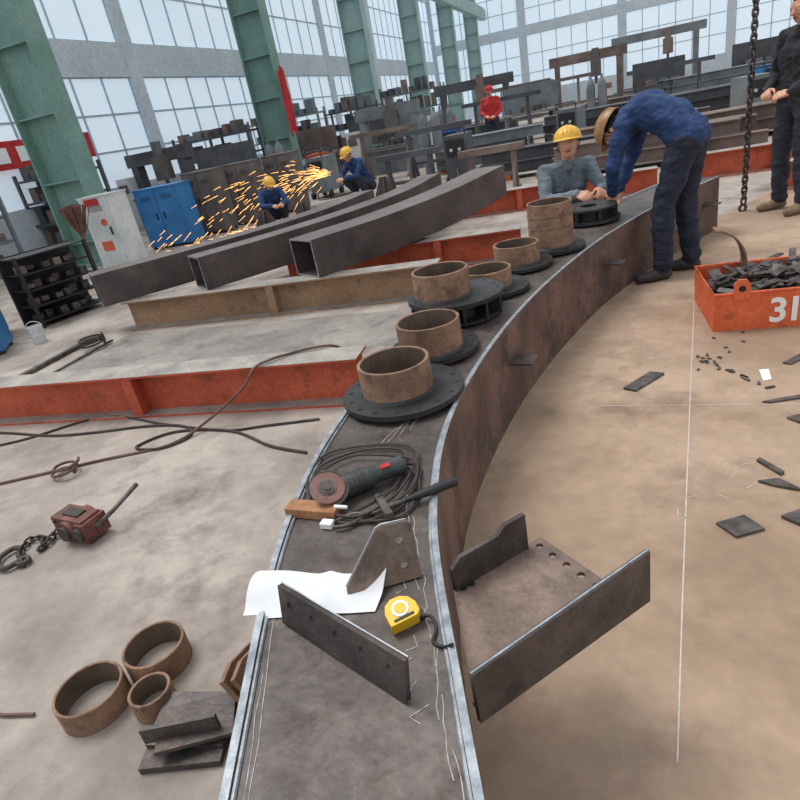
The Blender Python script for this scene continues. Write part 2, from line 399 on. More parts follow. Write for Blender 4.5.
# ------------------------------------------------------------------ paper
b=MB();nx,ny=20,10;vs=[]
for j in range(ny+1):
    for i in range(nx+1):
        s=i/nx;t_=j/ny
        x=-.405+.30*s-.04*t_;y=1.19-.10*s-.13*t_*(1-.35*s)
        z=.443+.05*(1-s)**2*math.sin(math.pi*min(1,t_*.9+.1))+.022*max(0,(1-t_*2.2))*(s*.8+.2)+.004*math.sin(9*s+3*t_)+.012*max(0,1-abs(s-.55)*9)*(1-t_*.6)
        if s>.85:z+=.02*(s-.85)/.15*(1-t_)
        if x<-.40: z=max(z,.454)
        vs.append((x,y,max(z,.441)))
fs=[(j*(nx+1)+i,j*(nx+1)+i+1,(j+1)*(nx+1)+i+1,(j+1)*(nx+1)+i) for j in range(ny) for i in range(nx)]
b.add(vs,fs,0);b.obj('paper_drawing_sheet',[M['paper']],smooth=60)
# ------------------------------------------------------------------ tape measure
b=MB();C=V((-.085,.965,.4385));ex=V((.95,.3,0)).normalized()
ez=V((0,-.25,1)).normalized()
S_=.9
poly=[(a*S_,c*S_) for a,c in [(-.037,-.03),(.03,-.03),(.04,-.02),(.04,.004),(.03,.024),(.012,.035),(-.012,.037),(-.03,.026),(-.038,.006)]]
ex_=(ex-ez*ex.dot(ez)).normalized();ey_=ez.cross(ex_)
b.prism(poly,C+V((0,0,.008)),ex_,ey_,.033,0)
q=C+V((0,0,.008))+ez*.033
b.cyl(q+ey_*.003,q+ey_*.003+ez*.002,.019,n=24,mi=2);b.cyl(q+ey_*.003+ez*.001,q+ey_*.003+ez*.003,.013,n=24,mi=0)
b.box(q-ey_*.019+ez*.001,(.045,.006,.002),ex=ex_,ez=ez,mi=1)
b.box(C+ex_*.036-ey_*.018+V((0,0,.015)),(.012,.02,.016),ex=ex_,ez=ez,mi=1)
b.tube(catmull([C+V((.035,-.01,.012)),(-.025,.95,.45),(-.02,.92,.442),(-.03,.89,.442),(-.01,.87,.444),(.008,.86,.458)],5),.004,6,1)
b.obj('tape_measure',[M['yellow'],M['blackpl'],M['white']],smooth=35,bevel=.003)
# ------------------------------------------------------------------ angle grinder
b=MB();T0=V((-.255,1.46,.475));T1=V((-.03,1.545,.472));d=(T1-T0).normalized();x,y,z=basis_from(d)
nrm=(V((-.1,-.55,.83))-d*V((-.1,-.55,.83)).dot(d)).normalized()
b.cyl(T0-d*.02,T0+d*.04,.027,.03,20,1)
b.cyl(T0+d*.04,T0+d*.13,.034,.033,24,0)
for k in range(5): b.cyl(T0+d*(.05+.014*k),T0+d*(.054+.014*k),.0355,n=24,mi=1)
b.cyl(T0+d*.13,T0+d*.155,.033,.026,24,0);b.cyl(T0+d*.155,T0+d*.235,.026,.029,20,0);b.ell(T0+d*.235,(.012,.029,.029),ex=d,ez=nrm,mi=0)
b.box(T0+d*.18+nrm*.027,(.03,.012,.01),ex=d,ez=nrm,mi=3)
b.cyl(T0-d*.0,T0+nrm*.038,.02,n=20,mi=1)
D0=T0+nrm*.03
b.cyl(D0,D0+nrm*.004,.05,n=36,mi=2);b.cyl(D0+nrm*.003,D0+nrm*.006,.026,n=24,mi=4);b.cyl(D0+nrm*.004,D0+nrm*.012,.011,n=12,mi=1)
gs=[]
for i in range(15):
    a=math.pi*(i/14)-math.pi/2;gs.append(D0-nrm*.004+(d*math.cos(a)+nrm.cross(d)*math.sin(a))*.056)
b.tube(gs,.006,6,1)
b.tube(catmull([T0+d*.245,T0+d*.28+V((0,0,-.02)),(.02,1.53,.447),(-.02,1.42,.446),(-.12,1.34,.446),(-.24,1.36,.447),(-.3,1.5,.447),(-.3,1.66,.447),(-.16,1.72,.447),(-.02,1.66,.447),(-.05,1.5,.446),(-.1,1.42,.455),(-.2,1.38,.452),(-.22,1.48,.446),(-.1,1.6,.446),(0,1.52,.452),(-.01,1.38,.446),(-.1,1.32,.446),(-.28,1.41,.446),(-.33,1.6,.447),(-.26,1.75,.447),(-.05,1.72,.447),(.02,1.62,.455),(-.02,1.5,.452),(-.08,1.4,.456),(-.18,1.35,.456),(-.3,1.44,.455),(-.31,1.58,.455),(-.2,1.68,.456),(-.06,1.63,.458),(.01,1.56,.462),(-.01,1.44,.46),(-.07,1.37,.462)],6),.0045,6,5)
b.obj('angle_grinder',[M['greypl'],M['plate'],M['disc'],M['red'],M['scrap'],M['cable']],smooth=40)
b=MB();C=V((-.3,1.425,.4535));ex=V((.9,-.42,0)).normalized()
b.box(C,(.16,.05,.03),ex=ex,mi=0);b.box(C+ex*.1+V((-.05,-.03,-.006)),(.035,.025,.018),ex=ex,mi=1)
b.tube([C+ex*.07+V((0,0,.017)),C+ex*.11+V((0,.01,.01))],.006,8,1)
b.obj('wooden_handled_tool_block',[M['wood'],M['white']],smooth=30,bevel=.006)
b=MB();h0=V((-.04,1.37,.462));h1=V((.11,1.41,.464));d=(h1-h0).normalized()
b.tube([h0,h0.lerp(h1,.3),h0.lerp(h1,.6),h1],.01,12,0,radii=[.008,.011,.014,.013]);b.cyl(h0-d*.06,h0+d*.01,.007,n=10,mi=1)
hc=h0-d*.06;sd=V((-d.y,d.x,0));b.box(hc,(.022,.09,.022),ex=d,mi=1);b.cyl(hc+sd*.045,hc+sd*.06,.014,n=14,mi=1)
b.obj('hammer',[M['blackpl'],M['scrap']],smooth=35,bevel=.002)
b=MB();c0=V((-.15,1.36,.45))
for sg in(-1,1):
    b.tube(catmull([c0+V((-.09,.012*sg-.02,0)),c0+V((-.045,.022*sg-.01,0)),c0+V((0,0,.002*sg)),c0+V((.03,-.012*sg+.012,0)),c0+V((.05,-.003*sg+.02,0))],5),.006,8,0)
b.cyl(c0+V((0,0,-.008)),c0+V((0,0,.01)),.01,n=12,mi=0)
b.obj('pliers',[M['scrap']],smooth=40)
# ------------------------------------------------------------------ support H beams
def hbeam(name,p0,p1,h,wd,mside,mtop,stiff=(),t=.012,z0=0):
    p0=V((*p0,0));p1=V((*p1,0));d=(p1-p0).normalized();l=V((-d.y,d.x,0));L=(p1-p0).length;c=(p0+p1)/2+l*wd/2
    b=MB();b.box(c+V((0,0,z0+t/2)),(L,wd,t),ex=d,mi=0);b.box(c+V((0,0,z0+h-t/2-.001)),(L,wd,t),ex=d,mi=0)
    b.box(c+V((0,0,z0+h-.001)),(L,wd,.002),ex=d,mi=1)
    b.box(c+V((0,0,z0+h/2)),(L,t*.8,h-2*t),ex=d,mi=0)
    b.box(c-l*wd*.25+V((0,0,z0+t+.001)),(L,wd*.46,.002),ex=d,mi=1)
    for s in stiff:
        for sg in(-1,1): b.box(p0+d*s+l*(wd/2+sg*(wd/4-.003))+V((0,0,z0+h/2)),(.07 if sg<0 else .01,wd/2-.008,h-2*t),ex=d,mi=0)
    b.obj(name,[mside,mtop],smooth=30)
hbeam('orange_h_beam',(-3.9,4.25),(-.19,3.02),.28,.2,M['orange'],M['beamtop'],(2.4,))
hbeam('tan_h_beam',(-2.42,5.75),(.5,4.80),.28,.2,M['tan'],M['beamtop'],(1.55,))
hbeam('orange_h_beam',(-.9,6.22),(1.38,5.53),.28,.2,M['orange'],M['beamtop'],(1.6,))
hbeam('orange_h_beam',(.9,8.4),(3.6,7.45),.28,.2,M['orange'],M['beamtop'],(1.2,))
hbeam('orange_h_beam',(4.25,6.2),(7.0,5.2),.28,.2,M['orange'],M['beamtop'],(1.2,))
hbeam('orange_h_beam',(3.9,7.8),(8.0,6.3),.3,.2,M['orange'],M['beamtop'],(1.2,))
b=MB()
def polyplate(mb,pts,z,th,mi=0):
    n=len(pts);mb.add([(x,y,z) for x,y in pts]+[(x,y,z+th) for x,y in pts],[tuple(range(n))[::-1],tuple(range(n,2*n))]+[(i,(i+1)%n,n+(i+1)%n,n+i) for i in range(n)],mi)
polyplate(b,[(-2.95,4.2),(-.12,3.28),(.4,4.55),(-2.38,5.6)],0.001,.012)
b.obj('grey_base_plate',[M['plategrey']],smooth=0)
b=MB();b.box((-3.02,5.0,.02),(.05,1.3,.03),ex=V((.94,-.34,0)),mi=0)
b.box((-2.72,4.86,.0215),(.03,1.3,.015),ex=V((.94,-.34,0)),mi=0);b.obj('flat_guide_bar',[M['scrap']],smooth=0)
# ------------------------------------------------------------------ curved box beams
def boxbeam(pts,wd=.27,z0=.282,h=.30,dz=0):
    P=catmull([(a,b_,dz*(i/(len(pts)-1))**2) for i,(a,b_) in enumerate(pts)],8);b=MB();t=.014
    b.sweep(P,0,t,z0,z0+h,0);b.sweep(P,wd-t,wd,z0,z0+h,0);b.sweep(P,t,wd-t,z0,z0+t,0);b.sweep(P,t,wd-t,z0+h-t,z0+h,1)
    E=[P[0]-(P[1]-P[0]).normalized()*.002,P[0]]
    b.sweep(E,0,t,z0,z0+h,2);b.sweep(E,wd-t,wd,z0,z0+h,2);b.sweep(E,t,wd-t,z0,z0+t,2);b.sweep(E,t,wd-t,z0+h-t,z0+h,2)
    b.obj('curved_box_beam',[M['box'],M['boxtop'],M['edge']],smooth=30)
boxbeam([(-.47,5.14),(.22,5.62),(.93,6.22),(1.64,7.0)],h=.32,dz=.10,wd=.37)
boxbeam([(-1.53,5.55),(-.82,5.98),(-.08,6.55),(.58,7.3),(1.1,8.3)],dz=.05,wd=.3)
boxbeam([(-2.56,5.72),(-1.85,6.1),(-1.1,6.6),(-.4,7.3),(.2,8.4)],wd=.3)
# ------------------------------------------------------------------ cables
def cable(name,pts,r,m,n=8):
    b=MB();b.tube(catmull(pts,n),r,6,0);return b.obj(name,[m],smooth=60)
z=.008
cable('floor_cable',[(-3.0,2.9,z),(-2.21,2.94,z),(-1.68,2.98,z),(-1.3,3.0,z),(-1.1,3.12,.05),(-.85,3.13,.2),(-.75,3.2,.29),(-.55,3.3,.29),(-.34,3.3,.29),(-.25,3.4,.2)],.008,M['cable2'])
cable('floor_cable',[(-3.1,3.8,z),(-2.66,3.72,z),(-2.1,3.45,z),(-1.5,3.32,z),(-1.25,3.2,z),(-1.2,3.05,z),(-1.35,2.98,z),(-1.5,3.06,z),(-1.3,3.16,z),(-.95,3.02,z),(-.7,2.75,z),(-.5,2.6,z)],.008,M['cable'])
cable('floor_cable',[(-3.0,3.5,z),(-2.4,3.5,z),(-1.9,3.62,z),(-1.4,3.3,z),(-1.0,3.05,z),(-.75,3.0,z),(-.45,2.95,z)],.007,M['cable'])
b=MB();pts=[(-1.85+.06*math.cos(a)+.02*k/9,2.9+.06*math.sin(a),z+.003*k) for k,a in enumerate([i*math.pi/5 for i in range(22)])]
b.tube(catmull(pts,3),.008,6,0);b.obj('cable_coil',[M['cable2']],smooth=60)
b=MB();pts=[(-2.62+.1*math.cos(a)*(1+.1*math.sin(3*a)),5.35+.12*math.sin(a),.045+.003*k) for k,a in enumerate([i*math.pi/4 for i in range(26)])]
b.tube(catmull(pts,3),.01,6,0);b.obj('cable_coil',[M['cable']],smooth=60)
cable('floor_cable',[(-.35,2.25,z),(-.47,1.95,z),(-.53,1.6,z),(-.52,1.35,z),(-.49,1.1,z)],.007,M['cable2'])
cable('floor_cable',[(-1.95,2.1,z),(-1.75,1.75,z),(-1.6,1.5,z),(-1.4,1.36,z),(-1.25,1.32,z)],.006,M['cable2'])
# ------------------------------------------------------------------ lever chain hoist
b=MB();C=V((-1.48,2.27,.062));ex=V((.86,-.5,0)).normalized();ey=V((.5,.86,0))
b.box(C,(.2,.1,.11),ex=ex,mi=0);b.box(C+ex*.09,(.05,.12,.09),ex=ex,mi=0)
b.cyl(C-ey*.07,C+ey*.07,.05,n=24,mi=0);b.cyl(C-ey*.085,C-ey*.068,.035,n=20,mi=1)
b.cyl(C+ex*.08-ey*.06,C+ex*.08-ey*.075,.03,n=16,mi=1)
b.box(C+V((0,0,.058)),(.1,.05,.012),ex=ex,mi=1)
for sx in(-.08,.06):
    for sz in(-.035,.035): b.cyl(C+ex*sx-ey*.05+V((0,0,sz)),C+ex*sx-ey*.058+V((0,0,sz)),.008,n=6,mi=1)
b.tube([C+ex*.11+V((0,0,.0)),C+ex*.14+ey*.08+V((0,0,.03)),C+ex*.13+ey*.24+V((0,0,.06))],.009,10,2,radii=[.013,.01,.011])
b.chain(catmull([C-ex*.1+V((0,0,.02)),C-ex*.14+V((0,-.02,-.03)),(-1.64,2.2,.014),(-1.66,2.28,.014),(-1.73,2.29,.014),(-1.73,2.2,.014),(-1.68,2.12,.014)],5),.042,.028,.0055,1)
hk=catmull([(-1.7,2.13,.02),(-1.74,2.1,.02),(-1.79,2.13,.02),(-1.81,2.19,.02),(-1.78,2.24,.02),(-1.74,2.23,.02)],5)
b.tube(hk,.012,8,1);b.ring((-1.68,2.13,.008),(0,0,1),.03,.014,.02,16,1)
b.obj('lever_chain_hoist',[M['hoist'],M['cable'],M['scrap']],smooth=35,bevel=.004)
# ------------------------------------------------------------------ pipe rings + plates bottom-left
def pring(x,y,z,ro,h,tilt=(0,0,1)):
    b=MB();b.lathe((x,y,z),tilt,[(ro-.009,0),(ro,0),(ro,h-.002),(ro-.002,h),(ro-.007,h),(ro-.009,h-.002)],52,0)
    b.lathe((x,y,z),tilt,[(ro-.0095,.002),(ro-.0095,h-.003)],52,1,closed=False)
    b.obj('pipe_ring_offcut',[M['pipe'],M['pipein']],smooth=40)
pring(-1.055,1.31,.001,.098,.08);pring(-.895,1.43,.001,.094,.085);pring(-.865,1.27,.001,.06,.07)
b=MB()
b.box((-.72,1.17,.035),(.22,.15,.012),ex=(.95,-.2,0),ez=(.0,-.1,1),mi=0);b.box((-.70,1.14,.055),(.2,.13,.012),ex=(.9,.1,0),ez=(.05,0,1),mi=0);b.box((-.73,1.14,.012),(.22,.18,.02),ex=(1,-.1,0),mi=0)
b.box((-.73,1.11,.08),(.2,.012,.05),ex=(1,0,0),mi=0)
b.obj('steel_plate_offcuts',[M['plate']],smooth=30)
b=MB()
for q in(0,.03): b.prism([(0,0),(.22,0),(.22,.05),(.08,.13),(.0,.15)],(-.575+q,1.17,.001),(-.05,1,0),(-.3,.0,1),.014,0)
b.obj('triangular_rib_offcuts',[M['pipe']],smooth=30)
# ------------------------------------------------------------------ scrap bin "31"
b=MB();O=V((1.80,3.07,0));ux=V((.945,-.327,0)).normalized();vx=V((.327,.945,0)).normalized();Lx,Ly,H=1.15,.58,.215
def bp(a,c,z):return O+ux*a+vx*c+V((0,0,z))
sl_=.004
to=[(-sl_,-sl_),(Lx+sl_,-sl_),(Lx+sl_,Ly+sl_),(-sl_,Ly+sl_)];bo=[(0,0),(Lx,0),(Lx,Ly),(0,Ly)]
ti=[(a+(.008 if a<.5 else -.008),c+(.008 if c<.3 else -.008)) for a,c in to];bi=[(a+(.008 if a<.5 else -.008),c+(.008 if c<.3 else -.008)) for a,c in bo]
vs=[bp(a,c,.0) for a,c in bo]+[bp(a,c,H) for a,c in to]+[bp(a,c,H) for a,c in ti]+[bp(a,c,.01) for a,c in bi]
fs=[(0,1,2,3)]+[(i,(i+1)%4,4+(i+1)%4,4+i) for i in range(4)]+[(4+i,4+(i+1)%4,8+(i+1)%4,8+i) for i in range(4)]+[(8+i,8+(i+1)%4,12+(i+1)%4,12+i) for i in range(4)]+[(12,13,14,15)]
b.add(vs,fs,0)
b.tube([bp(a,c,H) for a,c in to],.008,8,0,closed=True)
b.prism([(-.04,-.05),(.04,-.05),(.04,.03),(.02,.06),(-.02,.06),(-.04,.03)],bp(.13,-.009,H+.02),ux,(0,0,1),.012,0)
b.cyl(bp(.13,-.023,H+.03),bp(.13,-.006,H+.03),.017,n=16,mi=1)
bin_o=b.obj('orange_scrap_bin',[M['binor'],M['holeshade']],smooth=30)
cu=bpy.data.curves.new('number_31','FONT');cu.body='31';cu.size=.19;cu.extrude=.001;cu.offset=.004;cu.space_character=.82
cu.materials.append(M['white'])
to_=bpy.data.objects.new('number_31',cu);SC.collection.objects.link(to_)
upv=(V((0,0,H))+vx*(-sl_)).normalized();nz=ux.cross(upv).normalized()
m=Matrix((ux,upv,nz)).transposed().to_4x4();m.translation=bp(.265,-.002,.04)+nz*.003;to_.matrix_world=m;to_.parent=bin_o
b=MB()
for i in range(260):
    a=random.uniform(.08,Lx-.08);c=random.uniform(.07,Ly-.07);zz=random.uniform(.1,.2)+.08*math.sin(math.pi*a/Lx)*math.sin(math.pi*c/Ly)
    d=V((random.uniform(-1,1),random.uniform(-.7,.7),random.uniform(-.25,.25)));up=V((random.uniform(-.5,.5),random.uniform(-.5,.5),1))
    b.box(bp(a,c,zz),(random.uniform(.07,.16),random.uniform(.02,.06),random.uniform(.006,.014)),ex=d,ez=up,mi=0)
b.box(bp(Lx/2,Ly/2,.08),(Lx-.06,Ly-.06,.12),ex=ux,mi=0)
b.obj('steel_scrap_pieces',[M['scrap']],smooth=0)
b=MB();pts=[]
for i in range(13):
    a=-.2+1.65*i/12;pts.append(bp(.06+.2*math.cos(a),.45,.24+.22*math.sin(a)))
vs=[]
for p in pts: vs+=[p,p+vx*.12]
b.add(vs,[(2*i,2*i+1,2*i+3,2*i+2) for i in range(12)],0);o=b.obj('curved_pipe_offcut',[M['pipe']],smooth=60)
sm=o.modifiers.new('s','SOLIDIFY');sm.thickness=.012
# ------------------------------------------------------------------ floor debris
def bit(name,pts,th,m):
    b=MB();polyplate(b,pts,.001,th);b.obj(name,[m],smooth=0)
bit('steel_strip_offcut',[(1.09,2.61),(1.13,2.56),(1.33,2.68),(1.28,2.73)],.01,M['scrap'])
bit('steel_plate_offcut',[(.95,1.55),(.97,1.47),(1.07,1.48),(1.05,1.56)],.01,M['scrap'])
bit('steel_strip_offcut',[(1.2,1.72),(1.23,1.68),(1.3,1.62),(1.27,1.71)],.01,M['scrap'])
bit('steel_strip_offcut',[(1.27,1.84),(1.29,1.85),(1.31,1.74),(1.29,1.73)],.01,M['scrap'])
bit('white_paper_scrap',[(1.67,2.42),(1.71,2.42),(1.76,2.52),(1.72,2.53)],.004,M['white'])
bit('steel_plate_offcut',[(1.15,1.52),(1.19,1.44),(1.35,1.45),(1.3,1.55)],.012,M['scrap'])
bit('steel_strip_offcut',[(1.55,2.24),(1.57,2.22),(1.8,2.2),(1.8,2.23)],.008,M['scrap'])
bit('steel_plate_offcut',[(1.55,2.08),(1.57,2.02),(1.75,2.0),(1.78,2.09)],.01,M['scrap'])
bit('steel_strip_offcut',[(1.85,2.55),(1.87,2.52),(2.1,2.62),(2.08,2.65)],.008,M['scrap'])
bit('steel_strip_offcut',[(2.55,4.0),(2.57,3.97),(2.95,4.17),(2.93,4.2)],.01,M['scrap'])
b=MB()
for i in range(14):
    x=random.uniform(1.55,1.66);y=random.uniform(2.35,2.8);b.box((x,y,.005),(random.uniform(.02,.05),.012,.006),ex=(random.uniform(-1,1),random.uniform(-1,1),0))
for i in range(12):
    x=random.uniform(1.4,2.4);y=x*1.05+random.uniform(.9,1.2);b.box((x,y,.004),(.02,.01,.005),ex=(random.uniform(-1,1),1,0))
b.obj('small_metal_debris',[M['scrap']],smooth=0)
b=MB();b.chain([V((3.56,5.66,.1)),V((3.56,5.66,4.5))],.07,.045,.010,0)
b.ring((3.56,5.66,.03),(0,1,0),.04,.022,.02,20,0)
b.obj('hanging_hoist_chain',[M['plate']],smooth=60)
# ------------------------------------------------------------------ cabinets etc
def cabinet(name,x,y,wd,dp,h,ang,m,nd=2,extra=None,legs=.04):
    ex=V((math.cos(ang),math.sin(ang),0));ey=V((-ex.y,ex.x,0));c=V((x,y,0));b=MB()
    b.box(c+ey*dp/2+V((0,0,legs+(h-legs)/2)),(wd,dp,h-legs),ex=ex,mi=0)
    b.box(c+ey*dp/2+V((0,0,h+.008)),(wd+.03,dp+.03,.02),ex=ex,mi=0)
    for sx in(-1,1):
        for sy in(.1,.9): b.box(c+ex*sx*(wd/2-.04)+ey*dp*sy+V((0,0,legs/2)),(.05,.05,legs),ex=ex,mi=1)
    for i in range(nd):
        cx=-wd/2+wd*(i+.5)/nd
        b.box(c+ex*cx-ey*.006+V((0,0,legs+(h-legs)/2)),(wd/nd-.025,.014,h-legs-.06),ex=ex,mi=0)
        b.box(c+ex*(cx+(wd/nd*.32)*(1 if i%2==0 else -1))-ey*.025+V((0,0,h*.55)),(.02,.02,.12),ex=ex,mi=1)
        for k in range(4): b.box(c+ex*cx-ey*.0145+V((0,0,h*.85+.02*k-.03)),(wd/nd*.5,.004,.007),ex=ex,mi=1)
    mats=[m,M['blackpl']]
    if extra: extra(b,c,ex,ey,mats)
    return b.obj(name,mats,smooth=0)
def redsign(b,c,ex,ey,mats):
    mats+= [M['red'],M['binor']]
    b.box(c-ey*.02+V((-.02,0,1.05)),(.26,.006,.1),ex=ex,mi=2);b.cyl(c+ex*.08-ey*.014+V((0,0,.75)),c+ex*.08-ey*.024+V((0,0,.75)),.05,n=16,mi=3)
    b.box(c-ey*.02+V((0,0,.4)),(.2,.006,.14),ex=ex,mi=3)
cabinet('white_distribution_cabinet',-3.93,9.75,.52,.45,1.12,-.35,M['cabw'],1,redsign)
cabinet('blue_tool_cabinet',-3.5,11.35,.85,.5,1.02,-.3,M['cabb'],2)
cabinet('grey_locker',-2.88,12.0,.62,.5,1.12,-.33,M['cabg'],2)
cabinet('grey_locker',-2.22,12.5,.62,.5,1.12,-.33,M['cabg'],2)
cabinet('grey_locker',-1.5,13.1,.62,.5,1.12,-.33,M['cabg'],2)
cabinet('slate_tool_chest',-4.3,6.45,.6,.4,.82,.5,M['cabd'],2)
cabinet('blue_waste_box',-3.98,5.75,.6,.45,.52,.3,M['cabb'],1)
b=MB()
for i in range(110):
    a=random.uniform(-.5,.5);p=V((-4.08,9.35,.62));yy=random.uniform(-.06,.06);b.tube([p,p+V((math.sin(a)*.2,yy,.15)),p+V((math.sin(a)*.42,yy*2,.42*math.cos(a)+.05))],.006,4,0)
b.cyl((-4.08,9.35,.0),(-4.08,9.35,.7),.018,n=10,mi=0);b.cyl((-4.08,9.35,.6),(-4.08,9.35,.68),.04,n=12,mi=0)
b.obj('twig_broom',[M['twig']],smooth=60)
b=MB();c=V((-3.45,6.98,0));ex=V((.62,.78,0)).normalized();ey=V((-ex.y,ex.x,0));Lr,Dr,Hr=.8,.4,.78
for sx in(-1,1):
    for sy in(0,1): b.box(c+ex*sx*Lr/2+ey*sy*Dr+V((0,0,Hr/2)),(.035,.035,Hr),ex=ex,mi=0)
b.box(c+ey*Dr+V((0,0,Hr/2)),(Lr,.01,Hr),ex=ex,mi=0)
for k in range(5):
    b.box(c+ey*Dr/2+V((0,0,.06+k*(Hr-.08)/4)),(Lr,Dr,.015),ex=ex,mi=0)
    if k<4:
        for q in range(6): b.box(c+ex*(-Lr/2+.08+q*.125)+ey*random.uniform(.1,.3)+V((0,0,.06+k*(Hr-.08)/4+.045)),(.08,.12,random.uniform(.04,.1)),ex=ex,mi=random.choice((1,1,2)))
b.obj('black_storage_rack',[M['blackpl'],M['scrap'],M['hazb']],smooth=0)
b=MB();b.lathe((-3.45,6.05,.001),(0,0,1),[(.0,0),(.06,0),(.075,.17),(.07,.17),(.056,.01),(0,.01)],28,0);b.tube([V((-3.45+.075*math.cos(a),6.05,.17+.05*math.sin(a))) for a in [math.pi*i/8 for i in range(9)]],.004,5,0)
b.obj('white_bucket',[M['cabw']],smooth=40)
# machine tools / material around the mid background
def stack(name,x,y,L,nx,nz,ang,m,hs=.2,ws=.2):
    ex=V((math.cos(ang),math.sin(ang),0));ey=V((-ex.y,ex.x,0));b=MB()
    for q in(-.35,.35): b.box(V((x,y,.05))+ex*L*q+ey*nx*ws/2,(.12,nx*ws+.1,.1),ex=ex,mi=1)
    for k in range(nz):
        for i in range(nx-(k%2)):
            c=V((x,y,.1+k*hs))+ey*(ws*(i+.5+.5*(k%2)))+ex*random.uniform(-.25,.25)
            b.box(c+V((0,0,.008)),(L,ws*.86,.016),ex=ex,mi=0);b.box(c+V((0,0,hs-.01)),(L,ws*.86,.016),ex=ex,mi=0);b.box(c+V((0,0,hs/2)),(L,.012,hs-.03),ex=ex,mi=0)
            if (i+k)%2==0: b.box(c+ex*L*.2+V((0,0,hs/2)),(.02,ws*.8,hs-.03),ex=ex,mi=0)
    b.obj(name,[m,M['orange']],smooth=0)
for x,y,L,nx,nz,mm in((4.4,9.3,2.6,4,2,'hazb'),(3.4,11.0,2.2,3,2,'hazk'),(6.6,10.3,2.8,4,2,'hazb'),(5.4,12.2,2.6,4,2,'hazb'),(9.6,11.0,3.6,5,3,'hazb'),(8.6,14.0,3.2,5,3,'hazk'),(12.5,14.6,4,5,3,'hazb'),(3.0,14.0,2.0,3,3,'hazd'),(6.2,15.6,2.6,4,3,'hazk'),(11.6,19,4,5,4,'hazd'),(16,19,4.5,5,4,'hazb'),(7.6,19.2,3,4,3,'hazb')):
    stack('steel_beam_stack',x,y,L,nx,nz,-.33+random.uniform(-.06,.06),M[mm])
def machine(name,x,y,wd,h,ang,m,m2):
    ex=V((math.cos(ang),math.sin(ang),0));ey=V((-ex.y,ex.x,0));c=V((x,y,0));b=MB()
    b.box(c+V((0,0,.3)),(wd,.8,.6),ex=ex,mi=0)
    for sx in(-1,1): b.box(c+ex*sx*wd*.4+V((0,0,h/2)),(.18,.3,h),ex=ex,mi=0)
    b.box(c+V((0,0,h-.15)),(wd,.35,.3),ex=ex,mi=0);b.box(c+ex*wd*.1-ey*.25+V((0,0,h*.75)),(.35,.3,.55),ex=ex,mi=1)
    b.cyl(c+ex*wd*.1-ey*.25+V((0,0,h*.75+.27)),c+ex*wd*.1-ey*.25+V((0,0,h*.75+.6)),.12,n=16,mi=1)
    b.cyl(c+ex*wd*.1-ey*.25+V((0,0,h*.75-.5)),c+ex*wd*.1-ey*.25+V((0,0,h*.75-.2)),.05,n=12,mi=1)
    b.box(c-ex*wd*.55-ey*.3+V((0,0,.6)),(.35,.3,1.2),ex=ex,mi=2);b.box(c-ex*wd*.55-ey*.46+V((0,0,.95)),(.25,.02,.2),ex=ex,mi=1)
    b.box(c-ey*.45+V((0,0,.66)),(wd*.8,.3,.06),ex=ex,mi=1)
    b.obj(name,[m,m2,M['cabw']],smooth=20)
machine('drill_press_machine',1.2,18.2,1.8,1.7,-.35,M['hazd'],M['cabg']);machine('gantry_welding_machine',4.4,22,2.6,2.0,-.35,M['hazk'],M['hazb'])
machine('drill_press_machine',8.8,23.5,2.6,2.2,-.35,M['hazb'],M['cabg']);machine('gantry_welding_machine',13,27,3.5,2.6,-.35,M['hazd'],M['hazb'])
machine('gantry_welding_machine',20,24,3.2,2.2,-.35,M['hazb'],M['orange'])
machine('drill_press_machine',-4.7,16.6,1.8,1.7,-.35,M['hazk'],M['cabg'])
def welder(x,y,m,a):
    ex=V((math.cos(a),math.sin(a),0));ey=V((-ex.y,ex.x,0));c=V((x,y,0));b=MB()
    b.box(c+V((0,0,.5)),(.45,.7,.75),ex=ex,mi=0);b.box(c-ey*.36+V((0,0,.65)),(.35,.02,.3),ex=ex,mi=1)
    for q in(-.08,.08): b.cyl(c-ey*.37+ex*q+V((0,0,.62)),c-ey*.4+ex*q+V((0,0,.62)),.03,n=10,mi=2)
    for sx in(-1,1):
        for sy in(-1,1): b.cyl(c+ex*(.2*sx)+ey*.28*sy+V((0,0,.08)),c+ex*(.26*sx)+ey*.28*sy+V((0,0,.08)),.08,n=14,mi=1)
    b.tube([c+ex*-.2-ey*.3+V((0,0,.88)),c+ex*-.2-ey*.4+V((0,0,1.0)),c+ex*.2-ey*.4+V((0,0,1.0)),c+ex*.2-ey*.3+V((0,0,.88))],.015,6,1)
    b.tube(catmull([c-ey*.4+V((0,0,.3)),c-ey*.7+V((.1,0,.02)),c-ey*.9+V((.5,.1,.02)),c-ey*.6+V((.8,.1,.02))],5),.018,5,1)
    b.obj('welding_power_source',[m,M['blackpl'],M['cabw']],smooth=20)
def gas(x,y):
    b=MB();c=V((x,y,0))
    for q,mi in((-.14,0),(.14,1)):
        p=c+U2*q;b.lathe(p,(0,0,1),[(0,.03),(.11,.03),(.11,1.15),(.08,1.27),(.03,1.33),(.03,1.42),(0,1.42)],18,mi)
    b.box(c+V((0,0,.015)),(.6,.32,.03),ex=U2,mi=2);b.box(c+W2*.14+V((0,0,.6)),(.5,.03,.06),ex=U2,mi=2)
    for q in(-.25,.25): b.box(c+U2*q+W2*.14+V((0,0,.55)),(.03,.03,1.1),ex=U2,mi=2)
    b.obj('gas_cylinder_trolley',[M['cabd'],M['hazd'],M['orange']],smooth=35)
